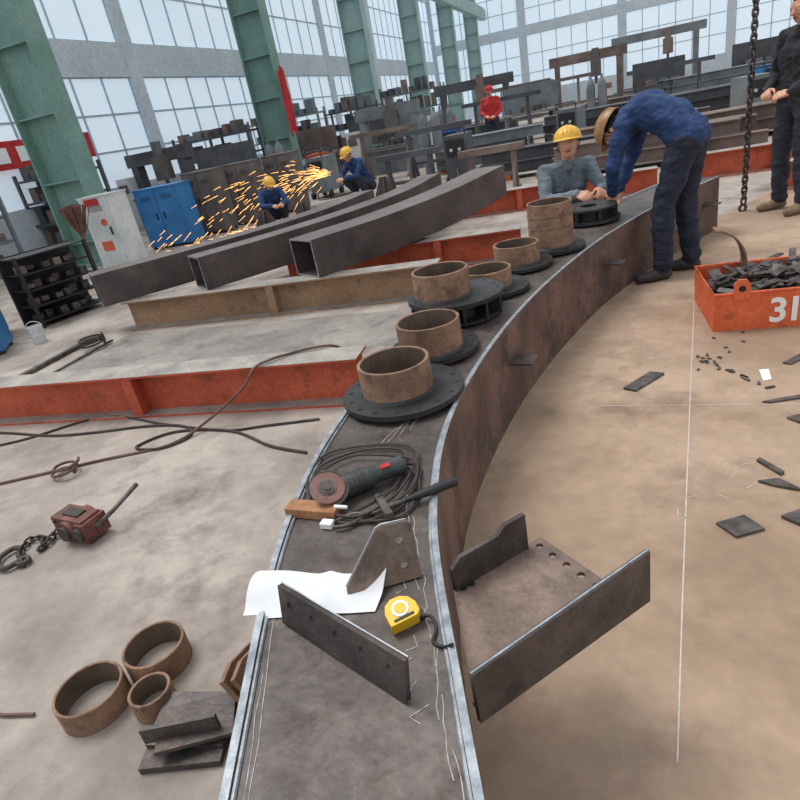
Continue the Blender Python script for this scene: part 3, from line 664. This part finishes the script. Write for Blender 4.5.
def bench(x,y,m):
    b=MB();c=V((x,y,0));b.box(c+V((0,0,.75)),(1.6,.7,.06),ex=U2,mi=0)
    for sx in(-.72,.72):
        for sy in(-.28,.28): b.box(c+U2*sx+W2*sy+V((0,0,.37)),(.07,.07,.74),ex=U2,mi=0)
    b.box(c+V((0,0,.25)),(1.4,.5,.03),ex=U2,mi=0)
    for i in range(9): b.box(c+U2*random.uniform(-.7,.7)+W2*random.uniform(-.25,.25)+V((0,0,.78+.08)),(random.uniform(.08,.3),random.uniform(.08,.25),.16),ex=U2,mi=1+i%3)
    b.box(c+W2*.33+V((0,0,1.15)),(1.6,.03,.7),ex=U2,mi=0)
    b.obj('workbench',[m,M['scrap'],M['hazb'],M['cabd']],smooth=0)
def trestle(x,y,s,m):
    b=MB();c=V((x,y,0))
    for q in(-.5,.5):
        b.box(c+U2*q*s+V((0,0,.45*s)),(.08,.08,.9*s),ex=U2);b.box(c+U2*q*s+V((0,0,.02)),(.1,.7*s,.04),ex=U2)
        b.box(c+U2*q*s+W2*.18*s+V((0,0,.3*s)),(.05,.05,.62*s),ex=U2,ez=(W2*-.5+V((0,0,1))));b.box(c+U2*q*s-W2*.18*s+V((0,0,.3*s)),(.05,.05,.62*s),ex=U2,ez=(W2*.5+V((0,0,1))))
    b.box(c+V((0,0,.92*s)),(1.5*s,.16,.1),ex=U2);b.box(c+V((0,0,.35*s)),(1.0*s,.05,.06),ex=U2)
    b.obj('steel_trestle',[m],smooth=0)
def shelf(x,y,wd,h,m):
    b=MB();c=V((x,y,0));nl=4
    for sx in(-.5,0,.5):
        for sy in(-.3,.3): b.box(c+U2*sx*wd+W2*sy+V((0,0,h/2)),(.06,.06,h),ex=U2,mi=0)
    for k in range(nl):
        zz=.15+k*(h-.3)/(nl-1);b.box(c+V((0,0,zz)),(wd,.65,.05),ex=U2,mi=0)
        for q in range(int(wd*3.2)):
            hh=random.uniform(.12,(h-.3)/(nl-1)-.12);b.box(c+U2*(-wd/2+.18+q*.3)+V((0,0,zz+.025+hh/2)),(random.uniform(.14,.26),random.uniform(.3,.5),hh),ex=U2,mi=1+random.randrange(4))
    b.obj('parts_shelving',[m,M['hazb'],M['cabd'],M['hazk'],M['cabg']],smooth=0)
for x,y,wd,h,mm in((-6.3,14.4,1.8,1.7,'hazk'),(-3.6,18.6,2.4,1.9,'hazk'),(-1.9,22.5,2.6,2.1,'hazd'),(.4,23.6,2.0,2.0,'hazk'),(2.9,28.5,3.0,2.3,'hazd'),(-7.4,12.2,1.6,1.6,'cabd')): shelf(x,y,wd,h,M[mm])
for x,y,mm in((-.7,14.9,'hazd'),(2.1,12.6,'hazk'),(4.9,14.2,'cabd'),(2.6,16.2,'cabb'),(7.8,12.4,'hazd'),(-.9,17.6,'orange'),(10.6,16.2,'cabb')): welder(x,y,M[mm],-.35+random.uniform(-.3,.3))
for x,y in((-1.9,16.8),(3.0,19.8),(6.8,17.6),(1.9,15.0)): gas(x,y)
for x,y,mm in((-3.0,15.0,'hazk'),(.7,20.8,'hazk'),(5.6,19.8,'hazd'),(-1.2,19.8,'hazb'),(10.4,21.5,'hazk'),(2.2,25.0,'hazd'),(14.4,22.5,'hazk')): bench(x,y,M[mm])
for x,y,s,mm in((1.0,11.6,.8,'hazk'),(2.2,10.2,.7,'hazb'),(1.8,13.8,1.1,'hazk'),(4.2,17.6,1.4,'hazk'),(.9,16.4,1.2,'hazb'),(8.6,17.2,1.4,'hazk'),(6.9,21.6,1.6,'hazb')): trestle(x,y,s,M[mm])
for (x,y,s) in((-.9,10.0,.42),(-.15,9.7,.38),(-1.6,10.5,.36),(.45,10.6,.5)):
    b=MB();b.box((x,y,.02),(.6,.4,.03),ex=U2);b.prism([(-.28,0),(.28,0),(.06,s),(-.06,s)],(x,y,.035),U2,(0,0,1),.02);b.prism([(-.18,0),(.18,0),(.04,s),(-.04,s)],(x,y,.035),W2,(0,0,1),.02)
    b.obj('welded_base_bracket',[M['box']],smooth=0)
def frame(name,x,y,wd,dp,h,ang,m,lv=3):
    ex=V((math.cos(ang),math.sin(ang),0));ey=V((-ex.y,ex.x,0));c=V((x,y,0));b=MB()
    for i in range(4):
        for sy in(0,1): b.box(c+ex*(-wd/2+wd*i/3)+ey*sy*dp+V((0,0,h/2)),(.07,.07,h),ex=ex,mi=0)
    for k in range(lv):
        zz=.25+k*(h-.3)/max(1,lv-1)
        for sy in(0,1): b.box(c+ey*sy*dp+V((0,0,zz)),(wd,.05,.08),ex=ex,mi=0)
        for q in range(7): b.cyl(c+ex*-wd*.48+ey*dp*(q+.5)/7+V((0,0,zz+.08)),c+ex*wd*.48+ey*dp*(q+.5)/7+V((0,0,zz+.08)),.04,n=10,mi=1)
    b.obj(name,[m,M['hazb']],smooth=20)
frame('orange_material_rack',7.6,8.2,2.8,.8,.7,-.35,M['orange'],2)
frame('steel_material_rack',7.4,28.5,3.2,.8,1.6,-.35,M['hazd'],3)
# ------------------------------------------------------------------ hall: columns, walls, windows, crane beams
def column(c,m):
    b=MB()
    for sg in(-1,1): b.box(c+U2*sg*.42+V((0,0,4.5)),(.03,.42,9),ex=U2,mi=0);b.box(c+U2*sg*.30+V((0,0,4.5)),(.24,.03,9),ex=U2,mi=0)
    b.box(c+V((0,0,4.5)),(.84,.02,9),ex=U2,mi=0)
    for k in range(9): b.box(c+V((0,0,.4+k)),(.84,.34,.025),ex=U2,mi=0)
    b.box(c+V((0,0,.02)),(1.2,.8,.04),ex=U2,mi=0)
    b.obj('green_steel_column',[m],smooth=0)
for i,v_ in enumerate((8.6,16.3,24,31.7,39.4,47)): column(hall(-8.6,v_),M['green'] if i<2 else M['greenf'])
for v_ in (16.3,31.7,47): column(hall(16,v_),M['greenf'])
b=MB();b.box(hall(-8.2,28,6.6),(.35,44,.6),ex=U2);b.box(hall(-8.2,28,7.0),(.12,44,.15),ex=U2);b.obj('crane_runway_beam',[M['greenf']],smooth=0)
def wall(name,u0,v0,u1,v1,bands):
    a=hall(u0,v0);bb=hall(u1,v1);d=(bb-a).normalized();L=(bb-a).length;b=MB()
    for z0,z1 in bands: b.box((a+bb)/2+V((0,0,(z0+z1)/2)),(L,.2,z1-z0),ex=d)
    n=max(2,int(L/6))
    for i in range(n+1): b.box(a+d*L*i/n+V((0,0,4.5)),(.5,.22,9),ex=d)
    b.obj(name,[M['wallc']],smooth=0)
    return a,d,L,n
def windows(a,d,L,n,z0,z1,k0):
    k=k0
    for i in range(n):
        b=MB();s0=a+d*(L*i/n+.25);w_=L/n-.5
        for q in range(7): b.box(s0+d*w_*q/6+V((0,0,(z0+z1)/2)),(.05,.08,z1-z0),ex=d,mi=0)
        for q in range(4): b.box(s0+d*w_/2+V((0,0,z0+(z1-z0)*q/3)),(w_,.08,.05),ex=d,mi=0)
        b.box(s0+d*w_/2+V((0,0,(z0+z1)/2)),(w_,.02,z1-z0),ex=d,mi=1)
        b.obj('window_%d'%k,[M['frame'],M['glass']],smooth=0);k+=1
    return k
a,d,L,n=wall('wall_left',-12.2,2,-12.2,50,[(0,1.0),(3.6,4.4),(8.2,9)]);k=windows(a,d,L,n,1.0,3.6,1);k=windows(a,d,L,n,4.4,8.2,k)
a,d,L,n=wall('wall_back',-12.2,50,34,50,[(0,1.2),(4.8,5.4),(8.4,9)]);k=windows(a,d,L,n,1.2,4.8,k);k=windows(a,d,L,n,5.4,8.4,k)
b=MB()
for v_ in(16.3,24,31.7,39.4,47):
    for z_ in(9.1,10.2): b.box(hall(3.7,v_,z_),(31.8,.18,.18),ex=U2)
    for q in range(16):
        c=hall(-12+2*q,v_,9.65);b.box(c,(.1,.1,1.5),ex=U2,ez=(U2*(.9 if q%2 else -.9)+V((0,0,1))))
b.obj('roof_truss',[M['greenf']],smooth=0)
b=MB();c=hall(-11.9,11.5,2.1);b.box(c,(.02,3.0,.55),ex=U2,mi=0)
for q in range(5): b.box(c+U2*.02+W2*(-1.1+.55*q),(.01,.3,.3),ex=U2,mi=1)
b.obj('red_wall_banner',[M['red'],M['white']],smooth=0)
b=MB();vs=[]
for i in range(9):
    for j in range(7): vs.append(hall(-7.95+.05*math.sin(i*1.9+j*.3),15.8+.05*i,1.5+1.5*j/6-.1*math.sin(i)))
b.add(vs,[(i*7+j,i*7+j+1,(i+1)*7+j+1,(i+1)*7+j) for i in range(8) for j in range(6)],0);b.obj('red_hanging_cloth',[M['red']],smooth=60)
# sparks
b=MB()
def sparks(src,dirv,n,sp,life):
    for i in range(n):
        v0=V(dirv)*random.uniform(.4,1)*sp+V((random.gauss(0,.4),random.gauss(0,.4),random.gauss(.8,.7)));t=random.uniform(.03,life)
        p=V(src)+v0*t+V((0,0,-4.9*t*t));vel=v0+V((0,0,-9.8*t))
        if p.z<.03: p.z=.03;vel.z=abs(vel.z)*.2
        dd=vel.normalized()*random.uniform(.06,.22);b.cyl(p,p+dd,.0035,.0015,n=4,mi=0)
sparks((-.35,12.2,.6),(-1,-.55,.16),260,5.6,.6)
b.obj('grinding_sparks',[M['spark']],smooth=0)
# ------------------------------------------------------------------ people
def human(name,O,F,J,mats,voxel=.007,helmet=None,scale=1.0,seed=1):
    S=scale;O=V((*O,0))/S;F=V((*F,0)).normalized();Lf=V((-F.y,F.x,0))
    caps=[];ells=[]
    def P(q): return (O+F*q[0]+Lf*q[1]+V((0,0,q[2])))*S
    def D(q): return (F*q[0]+Lf*q[1]+V((0,0,q[2]))).normalized()
    def cap(a,b,ra,rb,l): caps.append((V(a),V(b),ra*S,rb*S,l))
    def el(c,rad,ex,ez,l): ells.append((V(c),[q*S for q in rad],V(ex),V(ez),l))
    pel,lum,che,nek=[P(J[k]) for k in('pelvis','lumbar','chest','neck')]
    sl=(P(J['shL'])-P(J['shR'])).normalized();hl=(P(J['hipL'])-P(J['hipR'])).normalized()
    cap(P(J['hipL']),P(J['hipR']),.105,.105,1)
    for sg in(-1,1):
        cap(pel+hl*.06*sg*S,lum+hl*.06*sg*S,.118,.112,0)
        cap(lum+hl*.06*sg*S,che+sl*.075*sg*S,.112,.118,0)
        cap(che+sl*.075*sg*S,nek.lerp(che,.45)+sl*.07*sg*S,.118,.085,0)
    cap(P(J['shL']),P(J['shR']),.07,.07,0)
    for k in'LR': cap(nek.lerp(che,.15),P(J['sh'+k]),.06,.062,0)
    cap(nek.lerp(che,.2),nek,.07,.062,0)
    hc=P(J['head']);hf=D(J['hf']);hu=D(J['hu']);hu=(hu-hf*hu.dot(hf)).normalized();hs=hu.cross(hf)
    cap(nek,hc-hu*.05*S-hf*.02*S,.052,.05,2)
    el(hc,(.098,.077,.112),hf,hu,2);el(hc+hf*.028*S-hu*.062*S,(.06,.055,.055),hf,hu,2)
    cap(hc+hf*.094*S+hu*.005*S,hc+hf*.113*S-hu*.027*S,.009,.014,2)
    for sg in(-1,1):
        el(hc+hs*.078*sg*S-hu*.012*S-hf*.005*S,(.018,.01,.032),hf,hu,2)
        el(hc+hf*.085*S+hs*.03*sg*S+hu*.02*S,(.012,.02,.008),hf,hu,2)
        el(hc+hf*.07*S+hs*.04*sg*S-hu*.025*S,(.02,.018,.018),hf,hu,2)
    el(hc+hf*.088*S-hu*.055*S,(.012,.024,.0085),hf,hu,5)
    for k in'LR':
        sh,eb,wr=P(J['sh'+k]),P(J['el'+k]),P(J['wr'+k])
        cap(sh,eb,.066,.053,0);cap(eb,wr,.053,.041,0)
        hd=D(J['hd'+k]);pn=D(J['pn'+k]);pn=(pn-hd*pn.dot(hd)).normalized();sd=hd.cross(pn)
        if k=='L': sd=-sd
        cap(wr-hd*.02*S,wr+hd*.02*S,.027,.024,2)
        base=wr+hd*.02*S
        for i,(o_,ln) in enumerate(((.033,.068),(.011,.076),(-.011,.071),(-.033,.056))):
            kn=base+hd*(.075-.006*abs(i-1))*S+sd*o_*S
            cap(base+sd*o_*.6*S,kn,.0165,.0125,2)
            k1=kn+(hd*.85+pn*.5).normalized()*ln*.5*S;k2=k1+(hd*.35+pn*.95).normalized()*ln*.3*S;k3=k2+(hd*-.15+pn).normalized()*ln*.24*S
            cap(kn,k1,.0108,.0098,2);cap(k1,k2,.0098,.009,2);cap(k2,k3,.009,.008,2)
        t0=base+sd*.022*S+hd*.012*S;t1=t0+(sd*.8+hd*.6+pn*.35).normalized()*.04*S;t2=t1+(hd*.85+pn*.55+sd*.15).normalized()*.034*S;t3=t2+(hd*.8+pn*.6-sd*.2).normalized()*.024*S
        cap(t0,t1,.017,.0135,2);cap(t1,t2,.0125,.0108,2);cap(t2,t3,.0108,.009,2)
        hp,kn,an=P(J['hip'+k]),P(J['kn'+k]),P(J['an'+k])
        cap(hp,kn,.1,.076,1);cap(kn,kn.lerp(an,.35),.074,.076,1);cap(kn.lerp(an,.35),an+V((0,0,.02*S)),.074,.064,1)
        td=D((*J['td'+k],0))
        cap(an+V((0,0,0)),an-td*.02*S-V((0,0,.045*S)),.04,.04,3)
        heel=V((an.x,an.y,0))-td*.03*S;toe=heel+td*.2*S
        cap(heel+V((0,0,.042*S)),heel.lerp(toe,.5)+V((0,0,.045*S)),.038,.042,3);cap(heel.lerp(toe,.4)+V((0,0,.04*S)),toe+V((0,0,.035*S)),.042,.034,3)
    mb=MB()
    for a,b_,ra,rb,l in caps:
        if (b_-a).length<1e-5: b_=a+V((0,0,1e-4))
        x,y,z=basis_from(b_-a)
        mb.ell(a,(ra,ra,ra),x,z,nu=16,nv=10);mb.ell(b_,(rb,rb,rb),x,z,nu=16,nv=10);mb.cyl(a,b_,ra,rb,n=16)
    for c,rad,ex,ez,l in ells: mb.ell(c,rad,ex,ez,nu=24,nv=14)
    me=bpy.data.meshes.new('tmp');me.from_pydata(mb.v,[],mb.f);me.update()
    o=bpy.data.objects.new('tmp',me);SC.collection.objects.link(o)
    rm=o.modifiers.new('r','REMESH');rm.mode='VOXEL';rm.voxel_size=voxel;rm.use_smooth_shade=True
    sm=o.modifiers.new('s','SMOOTH');sm.factor=.5;sm.iterations=2
    dg=bpy.context.evaluated_depsgraph_get();ev=o.evaluated_get(dg);me2=bpy.data.meshes.new_from_object(ev)
    bpy.data.objects.remove(o)
    nv=len(me2.vertices);co=np.zeros(nv*3);me2.vertices.foreach_get('co',co);co=co.reshape(-1,3)
    best=np.full(nv,1e9);lab=np.zeros(nv,int)
    for a,b_,ra,rb,l in caps:
        A=np.array(a);Bv=np.array(b_)-A;L2=max(Bv.dot(Bv),1e-9);t=np.clip((co-A)@Bv/L2,0,1)
        dd=np.linalg.norm(co-(A+t[:,None]*Bv),axis=1)-(ra+(rb-ra)*t)
        k=dd<best;best[k]=dd[k];lab[k]=l
    for c,rad,ex,ez,l in ells:
        ez=ez.normalized();ex=(ex-ez*ex.dot(ez)).normalized();ey=ez.cross(ex)
        R=np.array([ex[:],ey[:],ez[:]]);q=(co-np.array(c))@R.T/np.array(rad);dd=(np.linalg.norm(q,axis=1)-1)*min(rad)
        if l==5: dd-=.002
        k=dd<best;best[k]=dd[k];lab[k]=l
    rel=(co-np.array(hc))/S;fh=rel@np.array(hf);uh=rel@np.array(hu);dh=np.linalg.norm(rel,axis=1)
    hair=(lab==2)&(dh<.15)&(((fh<.02)&(uh>-.045))|((uh>.062)&(fh<.09)))&~((np.abs(rel@np.array(hs))>.08)&(uh<.03))
    lab[hair]=4
    nr=np.zeros(nv*3);me2.vertices.foreach_get('normal',nr);nr=nr.reshape(-1,3)
    for i in np.nonzero(lab<=1)[0]:
        p=V(co[i]);h=noise.noise(V((p.x*9+seed*7,p.y*9,p.z*14)))*.013+noise.noise(V((p.x*22,p.y*22,p.z*34+seed)))*.007
        co[i]+=nr[i]*h*S
    co[:,2]=np.maximum(co[:,2],.002)
    me2.vertices.foreach_set('co',co.reshape(-1))
    npoly=len(me2.polygons);ls=np.zeros(npoly,int);me2.polygons.foreach_get('loop_start',ls)
    vi=np.zeros(len(me2.loops),int);me2.loops.foreach_get('vertex_index',vi)
    me2.materials.clear()
    for m in mats: me2.materials.append(m)
    me2.polygons.foreach_set('material_index',lab[vi[ls]].astype(np.int32));me2.polygons.foreach_set('use_smooth',np.ones(npoly,bool));me2.update()
    root=empty(name)
    body=bpy.data.objects.new('body',me2);SC.collection.objects.link(body);body.parent=root
    eb=MB()
    for sg in(-1,1):
        p=hc+(hf*.084+hs*.031*sg+hu*.004)*S
        eb.ell(p,(.011*S,.014*S,.008*S),hf,hu,mi=0,nu=12,nv=8);eb.ell(p+hf*.008*S,(.005*S,.006*S,.006*S),hf,hu,mi=1,nu=10,nv=6)
    eb.obj('eyes',[M['eye'],M['hair']],root)
    if helmet:
        h=MB();c=hc+hu*.045*S-hf*.012*S
        h.ell(c,(.132*S,.112*S,.10*S),hf,hu,nu=32,nv=10,v0=0,v1=.5)
        h.ell(c+hf*.0,(.126*S,.106*S,.094*S),hf,hu,nu=32,nv=10,v0=0,v1=.5)
        vs=[];n=40
        for i in range(n):
            a=2*math.pi*i/n;ca,sa=math.cos(a),math.sin(a);ext=.010+.032*max(0,ca)**1.5
            vs+=[c+(hf*ca*.130+hs*sa*.110)*S,c+(hf*ca*(.130+ext)+hs*sa*(.110+.010)-hu*(.006+.010*max(0,ca)))*S,c+(hf*ca*(.130+ext)+hs*sa*(.110+.010)-hu*(.010+.010*max(0,ca)))*S,c+(hf*ca*.126+hs*sa*.106-hu*.004)*S]
        h.add(vs,[(4*i+k,4*((i+1)%n)+k,4*((i+1)%n)+(k+1)%4,4*i+(k+1)%4) for i in range(n) for k in range(4)],0)
        for off in(-.03,0,.03):
            h.tube([c+(hf*math.cos(a)*.130+hu*math.sin(a)*.101*(1-abs(off)*1.5)+hs*off)*S for a in [math.pi*(.12+.76*i/14) for i in range(15)]],.006*S,6,0)
        h.tube([c+(hf*.06+hs*.1-hu*.01)*S,c+(hf*.04+hs*.085-hu*.08)*S,c+(hf*.06-hu*.15)*S,c+(hf*.04-hs*.085-hu*.08)*S,c+(hf*.06-hs*.1-hu*.01)*S],.004*S,5,1)
        h.obj('hard_hat',[helmet,M['blackpl']],root,smooth=50)
    return root
def mats(j,t,s): return [M[j],M[t],M['skin'],M[s],M['hair'],M['lip']]
human('bending_worker',(2.25,4.34),(-.68,.73),dict(
 pelvis=(-.09,0.09,.93),lumbar=(.03,.08,1.06),chest=(.2,.07,1.13),neck=(.37,.06,1.09),
 head=(.44,.05,1.02),hf=(.35,.15,-.9),hu=(.9,0,.35),
 shL=(.29,.24,1.06),shR=(.31,-.11,1.06),elL=(.36,.28,.80),elR=(.40,-.13,.80),wrL=(.42,.16,.61),wrR=(.44,-.01,.61),
 hdL=(.25,-.25,-.9),hdR=(.2,.3,-.9),pnL=(-.2,-1,0),pnR=(-.2,1,0),
 hipL=(-.09,.18,.9),hipR=(-.09,-.0,.9),knL=(.02,.24,.5),knR=(-.05,.02,.5),anL=(-.0,.29,.09),anR=(-.1,.02,.09),tdL=(.7,.7),tdR=(.9,.4)),
 mats('jblue','navy','shoed'),.008,M['helmb'],seed=3)
human('squatting_worker',(1.76,5.36),(.05,-1),dict(
 pelvis=(-.16,0,.27),lumbar=(-.1,0,.42),chest=(.02,0,.62),neck=(.09,0,.80),
 head=(.13,0,.94),hf=(.85,-.35,.12),hu=(-.05,0,1),
 shL=(.06,.19,.74),shR=(.06,-.19,.74),elL=(.24,.25,.53),elR=(.24,-.26,.53),wrL=(.43,.14,.58),wrR=(.42,-.06,.58),
 hdL=(.9,-.35,-.1),hdR=(.9,.3,-.15),pnL=(-.1,-.6,-.8),pnR=(-.1,.5,-.8),
 hipL=(-.16,.09,.25),hipR=(-.16,-.09,.25),knL=(.24,.2,.46),knR=(.22,-.2,.42),anL=(.02,.17,.09),anR=(-.0,-.17,.09),tdL=(1,.25),tdR=(1,-.25)),
 mats('jgrey','tr2','shoed'),.008,M['helm'],seed=5)
stand=dict(pelvis=(0,0,.96),lumbar=(0,0,1.1),chest=(.01,0,1.28),neck=(.0,0,1.46),
 head=(.03,0,1.6),hf=(.97,0,-.2),hu=(.2,0,.97),
 shL=(0,.19,1.40),shR=(0,-.19,1.40),elL=(.02,.26,1.12),elR=(.02,-.26,1.12),wrL=(.2,.14,1.0),wrR=(.2,-.12,1.02),
 hdL=(.75,-.6,-.1),hdR=(.75,.6,-.1),pnL=(.3,-.6,-.5),pnR=(.3,.6,-.5),
 hipL=(0,.095,.92),hipR=(0,-.095,.92),knL=(.03,.13,.5),knR=(.02,-.13,.5),anL=(0,.15,.09),anR=(-.02,-.15,.09),tdL=(1,.15),tdR=(1,-.15))
human('standing_worker',(3.80,5.36),(-.99,-.1),stand,mats('jblack','tr2','shoet'),.008,None,seed=8)
human('worker_in_red',(3.7,16.6),(-.4,-.9),stand,mats('red','tr2','shoed'),.014,M['red'],scale=.95,seed=9)
squat=dict(pelvis=(-.16,0,.27),lumbar=(-.1,0,.42),chest=(.04,0,.62),neck=(.15,0,.79),
 head=(.23,0,.89),hf=(.9,0,-.45),hu=(.4,0,.9),
 shL=(.08,.19,.73),shR=(.08,-.19,.73),elL=(.27,.25,.5),elR=(.27,-.25,.5),wrL=(.47,.12,.5),wrR=(.45,-.08,.5),
 hdL=(.9,-.35,-.1),hdR=(.9,.3,-.15),pnL=(-.1,-.6,-.8),pnR=(-.1,.5,-.8),
 hipL=(-.16,.09,.25),hipR=(-.16,-.09,.25),knL=(.24,.2,.46),knR=(.22,-.2,.42),anL=(.02,.17,.09),anR=(-.0,-.17,.09),tdL=(1,.25),tdR=(1,-.25))
human('welding_worker',(.1,12.7),(-.8,-.6),squat,mats('jblue','tr2','shoed'),.012,M['helm'],scale=1.0,seed=11)
human('grinding_worker',(-1.5,11.0),(.3,-.95),squat,mats('jblue','tr2','shoed'),.012,M['helm'],scale=.85,seed=12)
